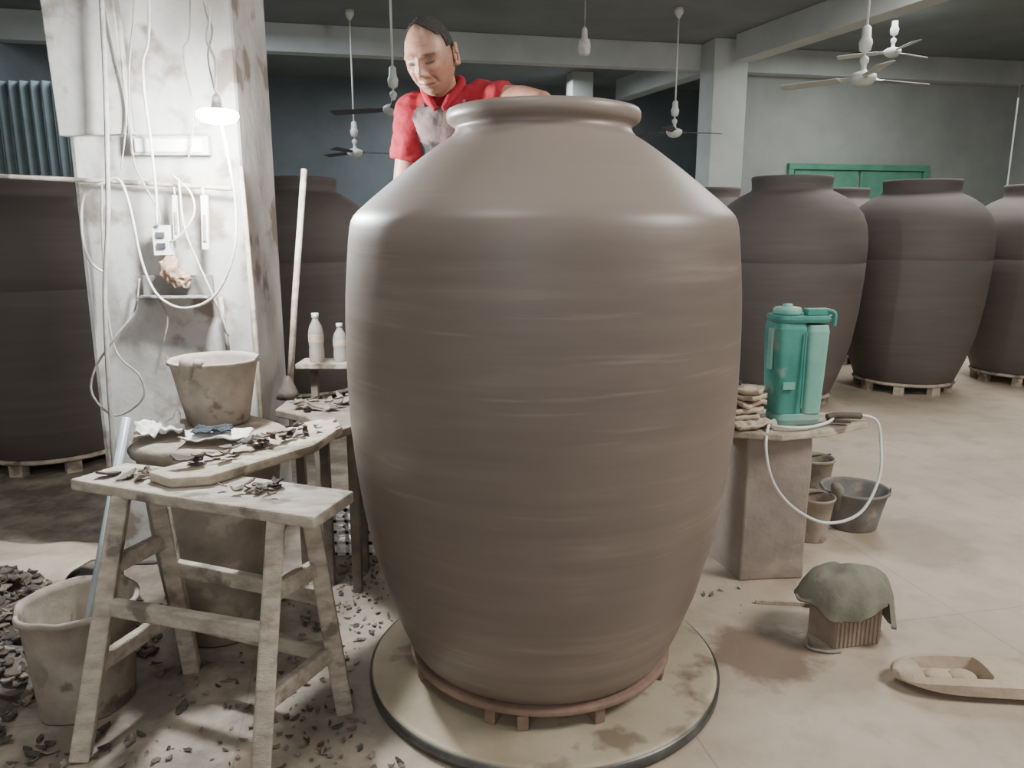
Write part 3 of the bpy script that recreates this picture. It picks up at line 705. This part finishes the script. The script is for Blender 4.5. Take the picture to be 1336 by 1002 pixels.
SHL=(-.350,2.87,1.79);ELL=(-.395,2.90,1.53);WRL=(-.375,2.70,1.44)
SHR=(-.105,2.87,1.835);ELR=(.035,2.77,1.825);WRR=(.095,2.50,1.775)
secs=[(-.18,3.07,1.20,.165,.115),(-.18,3.06,1.30,.165,.115),(-.19,3.03,1.42,.16,.115),(-.20,3.0,1.54,.16,.115),(-.212,2.965,1.66,.160,.110),(-.222,2.92,1.74,.160,.098),(-.230,2.89,1.80,.132,.085),(-.238,2.87,1.85,.08,.065)]
b=MB()
b.loft(secs,'skin',rot=.12)
limb(b,[(-.238,2.87,1.83),(-.255,2.80,1.91)],[.056,.054],'skin')
limb(b,[(-.24,2.89,1.77),SHL],[.066,.057],'skin');limb(b,[(-.23,2.89,1.785),SHR],[.066,.057],'skin')
limb(b,[SHL,ELL,WRL],[.052,.042,.030],'skin');limb(b,[SHR,ELR,WRR],[.052,.042,.031],'skin')
hand(b,WRL,(.55,-.65,-.45),(-.3,-.75,.8),'skin',.15,1)
hand(b,WRR,(0,-.75,-.62),(0,-.6,.75),'skin',.35,-1)
limb(b,[(-.18,3.06,1.22),(-.27,3.06,1.18),(-.28,3.06,.80),(-.285,3.10,.42)],[.11,.10,.065,.045],'skin')
limb(b,[(-.18,3.06,1.22),(-.09,3.06,1.18),(-.07,3.06,.80),(-.06,3.10,.42)],[.11,.10,.065,.045],'skin')
o=b.build('body',parent=MAN);remesh(o,.006,4)
b=MB();ex=.012
b.loft([(s[0],s[1],s[2],s[3]+ex,s[4]+ex) for s in secs[1:]],'shirt',rot=.12)
limb(b,[(-.24,2.89,1.77),SHL],[.066,.057],'shirt',ex);limb(b,[(-.23,2.89,1.785),SHR],[.066,.057],'shirt',ex)
def part(a,c,t): return tuple(Vector(a).lerp(Vector(c),t))
for a,c,t in ((SHL,ELL,.62),(SHR,ELR,.62)):
    e=part(a,c,t);b.tube([a,part(a,c,.3),e],[.064,.064,.066],'shirt',seg=24,raw=True)
o=b.build('polo_shirt',parent=MAN);remesh(o,.008,5)
tx=D.textures.new('shirt_folds','CLOUDS');tx.noise_scale=.06;dm=o.modifiers.new('folds','DISPLACE');dm.texture=tx;dm.strength=.026;dm.mid_level=.5
b=MB()
for sg in (-1,1):
    pts=[Vector((-.240,2.915,1.905)),Vector((-.240+sg*.055,2.88,1.905)),Vector((-.243+sg*.062,2.835,1.875)),Vector((-.25+sg*.038,2.79,1.83)),Vector((-.25+sg*.012,2.775,1.79))]
    b.tube(pts,[.010,.015,.017,.017,.008],'shirt',seg=14)
b.build('shirt_collar',parent=MAN)
b=MB()
b.loft([(-.18,3.07,1.12,.17,.12),(-.18,3.07,1.2,.178,.128),(-.18,3.06,1.34,.18,.13)],'trouser')
for sg,xk in ((-1,-.28),(1,-.08)):
    limb(b,[(-.18+sg*.085,3.06,1.17),(xk,3.06,.80),(xk,3.10,.43)],[.10,.078,.062],'trouser',.006)
o=b.build('trousers',parent=MAN);remesh(o,.01,4)
b=MB()
for xk in (-.285,-.065):
    b.ell((xk,3.055,.385),(.05,.135,.045),'shoe');b.ell((xk,3.11,.42),(.05,.06,.05),'shoe');b.box((xk,3.055,.341),(.095,.26,.02),'shoe')
b.build('shoes',parent=MAN,bevel=.004)
b=MB();vs=[];fs=[];na=24;ss=[s for s in secs if s[2]>1.25 and s[2]<1.82]
dens=[]
for i in range(len(ss)-1):
    for k in range(5): dens.append(tuple(ss[i][q]+(ss[i+1][q]-ss[i][q])*k/5 for q in range(5)))
dens.append(ss[-1])
for t in (0,1):
    for (cx,cy,z,rx,ry) in dens:
        wid=1.25 if z<1.62 else 1.25-(z-1.62)/.18*.5
        for k in range(na+1):
            a=-math.pi/2+(k/na*2-1)*wid;off=.028+.008*noise.noise(Vector((k*.25,z*12,0)))-t*.006
            x=(rx+off)*math.cos(a);y=(ry+off)*math.sin(a)
            vs.append((cx+x*math.cos(.12)-y*math.sin(.12),cy+x*math.sin(.12)+y*math.cos(.12),z))
nn=len(dens);o_=nn*(na+1)
for i in range(nn-1):
    for k in range(na):
        a=i*(na+1)+k;fs.append((a,a+1,a+na+2,a+na+1));fs.append((o_+a,o_+a+na+1,o_+a+na+2,o_+a+1))
b.add(vs,fs,'apron',True)
b.tube([(-.30,2.805,1.785),(-.31,2.835,1.85),(-.295,2.91,1.875)],[.012,.012,.012],'apron',seg=10)
b.tube([(-.17,2.81,1.80),(-.165,2.845,1.87),(-.18,2.92,1.88)],[.012,.012,.012],'apron',seg=10)
b.build('apron',parent=MAN)
def g(x,c,s): return math.exp(-((x-c)/s)**2)
def headpt(nv):
    x,y,z=nv.x*.080,nv.y*.100,nv.z*.124
    if nv.z<0:
        q=-nv.z;x*=1-.13*q**2;
        if nv.y>0: y*=1-.45*q
        else: y*=1-.05*q
    ax=abs(x)
    if nv.y<0:
        f=min(1,-nv.y*2.2);d=0
        d+=.026*g(x,0,.0135)*g(z,-.028,.013)+.013*g(x,0,.009)*g(z,-.004,.022)+.010*g(ax,.015,.007)*g(z,-.034,.008)
        d+=-.013*g(ax,.031,.016)*g(z,.008,.012)+.008*g(ax,.031,.011)*g(z,.004,.008)
        d+=.008*g(ax,.026,.022)*g(z,.028,.009)+.010*g(ax,.043,.018)*g(z,-.02,.018)
        d+=.008*g(x,0,.022)*g(z,-.060,.006)+.008*g(x,0,.019)*g(z,-.073,.006)-.007*g(x,0,.026)*g(z,-.0665,.0028)
        d+=.009*g(x,0,.026)*g(z,-.103,.016)
        d+=-.006*(g(ax,.030+(-.035-z)*.25,.005) if z<-.02 else 0)*g(z,-.05,.02)
        y-=d*f
    return Vector((x,y,z))
HR=Matrix.Rotation(math.radians(-17),3,'Z')@Matrix.Rotation(math.radians(25),3,'X')@Matrix.Rotation(math.radians(-4),3,'Y')
HC=Vector((-.272,2.735,1.950))
m,nt,bb=base_mat('face_skin')
a=nt.nodes.new('ShaderNodeAttribute');a.attribute_name='facecol'
nt.links.new(a.outputs['Color'],bb.inputs['Base Color']);bb.inputs['Roughness'].default_value=.42
bb.inputs['Subsurface Weight'].default_value=.08;bb.inputs['Subsurface Radius'].default_value=(.01,.004,.002)
M['face']=m
b=MB();seg,rings=220,170;nvs=[]
for i in range(rings+1):
    th=math.pi*i/rings
    for k in range(seg):
        a=2*math.pi*k/seg;nvs.append(Vector((math.sin(th)*math.cos(a),math.sin(th)*math.sin(a),math.cos(th))))
loc=[headpt(n) for n in nvs]
fs=[]
for i in range(rings):
    for k in range(seg): k2=(k+1)%seg;fs.append((i*seg+k,(i+1)*seg+k,(i+1)*seg+k2,i*seg+k2))
b.add([HC+HR@p for p in loc],fs,'face',True)
ho=b.build('head',parent=MAN)
ca=ho.data.color_attributes.new('facecol','FLOAT_COLOR','POINT')
def mixc(a,c,t): return tuple(a[i]*(1-t)+c[i]*t for i in range(3))
def ss_(a,b_,x): t=max(0,min(1,(x-a)/(b_-a)));return t*t*(3-2*t)
def hairm(p):
    x,y,z=p;ax=abs(x)
    top=ss_(-.068,-.036,y+.008*math.sin(x*60))*ss_(.055,.082,z+ax*.1)
    back=ss_(.02,.04,y)*ss_(-.085,-.07,z)
    side=ss_(-.012,.004,y-max(0,.02-z)*.3+(.024 if z>.03 else 0))*ss_(-.04,-.02,z)
    return max(.95*top,back,side)
for i,p in enumerate(loc):
    x,y,z=p;ax=abs(x);c=lin((174,130,108))[:3]
    n_=noise.noise(p*60);c=mixc(c,lin((148,100,82))[:3],max(0,min(.45,.22+n_*.5)))
    if y<0:
        c=mixc(c,lin((166,98,84))[:3],.3*g(ax,.043,.018)*g(z,-.022,.016)+.25*g(x,0,.016)*g(z,-.03,.012))
        c=mixc(c,lin((132,72,64))[:3],.55*g(x,0,.022)*g(z,-.0665,.010))
        c=mixc(c,lin((50,26,22))[:3],.9*g(z,-.0665,.0026)*(1 if ax<.026 else 0))
        c=mixc(c,lin((86,54,42))[:3],.7*g(ax,.031,.016)*g(z,.008,.012))
        c=mixc(c,lin((20,14,12))[:3],.95*(g(z,.001+.25*(ax-.031)**2*40,.0032) if .016<ax<.047 else 0))
        c=mixc(c,lin((36,30,28))[:3],.75*(g(z,.0285-abs(ax-.028)*.14,.0045) if .011<ax<.052 else 0))
        c=mixc(c,lin((50,28,24))[:3],.8*g(ax,.009,.005)*g(z,-.0415,.0034))
        c=mixc(c,lin((90,54,42))[:3],.75*(g(ax,.030+(-.035-z)*.25,.004) if z<-.02 else 0)*g(z,-.05,.02))  # crease shade of the cheek folds drawn into the skin colour
        c=mixc(c,lin((110,68,54))[:3],.35*(g(z,.055,.0018)+g(z,.066,.0018))*g(x,0,.035))
        c=mixc(c,lin((110,92,84))[:3],.30*g(z,-.095,.02)+.2*g(z,-.052,.006)*g(x,0,.02))
    hmv=hairm(p)*(.85+.4*noise.noise(Vector((x*300,y*60,z*300))))
    c=mixc(c,lin((40,37,36))[:3],max(0,min(1,hmv)))
    ca.data[i].color=(*c,1)
b=MB();keep={};vs=[];fh=[]
for i,f in enumerate(fs):
    c=sum((loc[j] for j in f),Vector())/4
    if hairm(c)>.84:
        for j in f:
            if j not in keep:
                p=loc[j];n_=Vector((p.x/.077,p.y/.1,p.z/.126)).normalized();th=.0025+.003*noise.noise(p*220)
                keep[j]=len(vs);vs.append(HC+HR@(p+n_*th))
        fh.append([keep[j] for j in f])
b.add(vs,fh,'hair',True);b.build('hair',parent=MAN)
b=MB()
for sg in (-1,1):
    R_=HR@Matrix.Rotation(sg*math.radians(18),3,'Z')@Matrix.Rotation(math.radians(-10),3,'X')
    c=HC+HR@Vector((sg*.082,.012,-.004))
    pts=[]
    for k in range(11):
        a=math.radians(-100+k*27);rr=1-.25*(k>7)
        pts.append(c+R_@Vector((sg*.008,math.cos(a)*.017*rr,math.sin(a)*.031*rr+.0)))
    b.tube(pts,[.004,.006,.006,.006,.0065,.005,.005],'skin',seg=10)
    b.ell(c,(.006,.016,.026),'skin',rot=R_);b.ell(c+R_@Vector((sg*.002,-.006,-.026)),(.006,.008,.010),'skin',rot=R_)
b.build('ears',parent=MAN)
b=MB()
for k in range(4): b.box((-.18,2.96+.115*k+.02,.315),(.62,.108,.03),'wood')
for x in (-.44,.08):
    for y in (2.97,3.32): b.beam((x,y,0),(x,y,.3),.06,.06,'wood')
    b.beam((x,2.97,.27),(x,3.32,.27),.04,.05,'wood')
b.beam((-.44,3.32,.14),(.08,3.32,.14),.03,.05,'wood');b.build('standing_platform',bevel=.004)

# ------------------------------------------------------------ lights
def area(name,loc,target,size,power,col,sy=None):
    l=D.lights.new(name,'AREA');l.energy=power;l.color=col;l.size=size
    if sy: l.shape='RECTANGLE';l.size_y=sy
    o=D.objects.new(name,l);o.location=loc;o.rotation_euler=(Vector(target)-Vector(loc)).to_track_quat('-Z','Y').to_euler();C.collection.objects.link(o);return o
l=D.lights.new('work_lamp_light','POINT');l.energy=88;l.color=(.92,.97,1);l.shadow_soft_size=.05
o=D.objects.new('work_lamp_light',l);o.location=(-.985,2.66,1.68);C.collection.objects.link(o)
area('key_light',(3.9,1.3,3.8),(.4,2.4,.4),1.3,150,(1,.96,.91))
area('front_soft_light',(-1.0,-3.0,3.0),(0,3,1),3.0,38,(1,.99,.97))  # unseen soft area light behind the camera; no window stands there
area('overhead_soft_light',(-.9,.9,4.1),(-.6,1.9,0),1.2,30,(1,.99,.97))  # unseen area light above the left foreground, without a fitting
area('hall_fill_right',(4.5,7.5,4.15),(4.5,7.6,0),2.5,205,(1,.97,.93))  # fill added to brighten the right-hand floor and jars, no fitting
area('hall_fill_back',(5.5,11.5,4.1),(5.5,11.6,0),2.0,70,(.96,1,.98))  # fill added to brighten the back right wall, no fitting
area('hall_fill_left',(-3.5,9.5,4.1),(-3.5,9.5,0),2.0,150,(.78,.88,1))  # bluish fill added to lift the left background, no fitting
area('hall_fill_far',(0,14.6,4.1),(0,14.6,0),2.0,110,(.88,.94,1))  # unseen bluish fill that brightens the far wall, no fitting
w=D.worlds.new('hall_ambient');C.scene.world=w;w.use_nodes=True
w.node_tree.nodes['Background'].inputs['Color'].default_value=(.88,.90,.92,1);w.node_tree.nodes['Background'].inputs['Strength'].default_value=.42
# ------------------------------------------------------------ camera
cam=D.cameras.new('camera');co=D.objects.new('camera',cam);C.collection.objects.link(co)
cam.sensor_width=36;cam.lens=36*1003/1336;cam.clip_start=.05
co.location=(0,0,1.4);co.rotation_euler=(math.radians(90-11.66),0,0)
C.scene.camera=co
C.scene.view_settings.view_transform='AgX'
C.scene.view_settings.exposure=.42
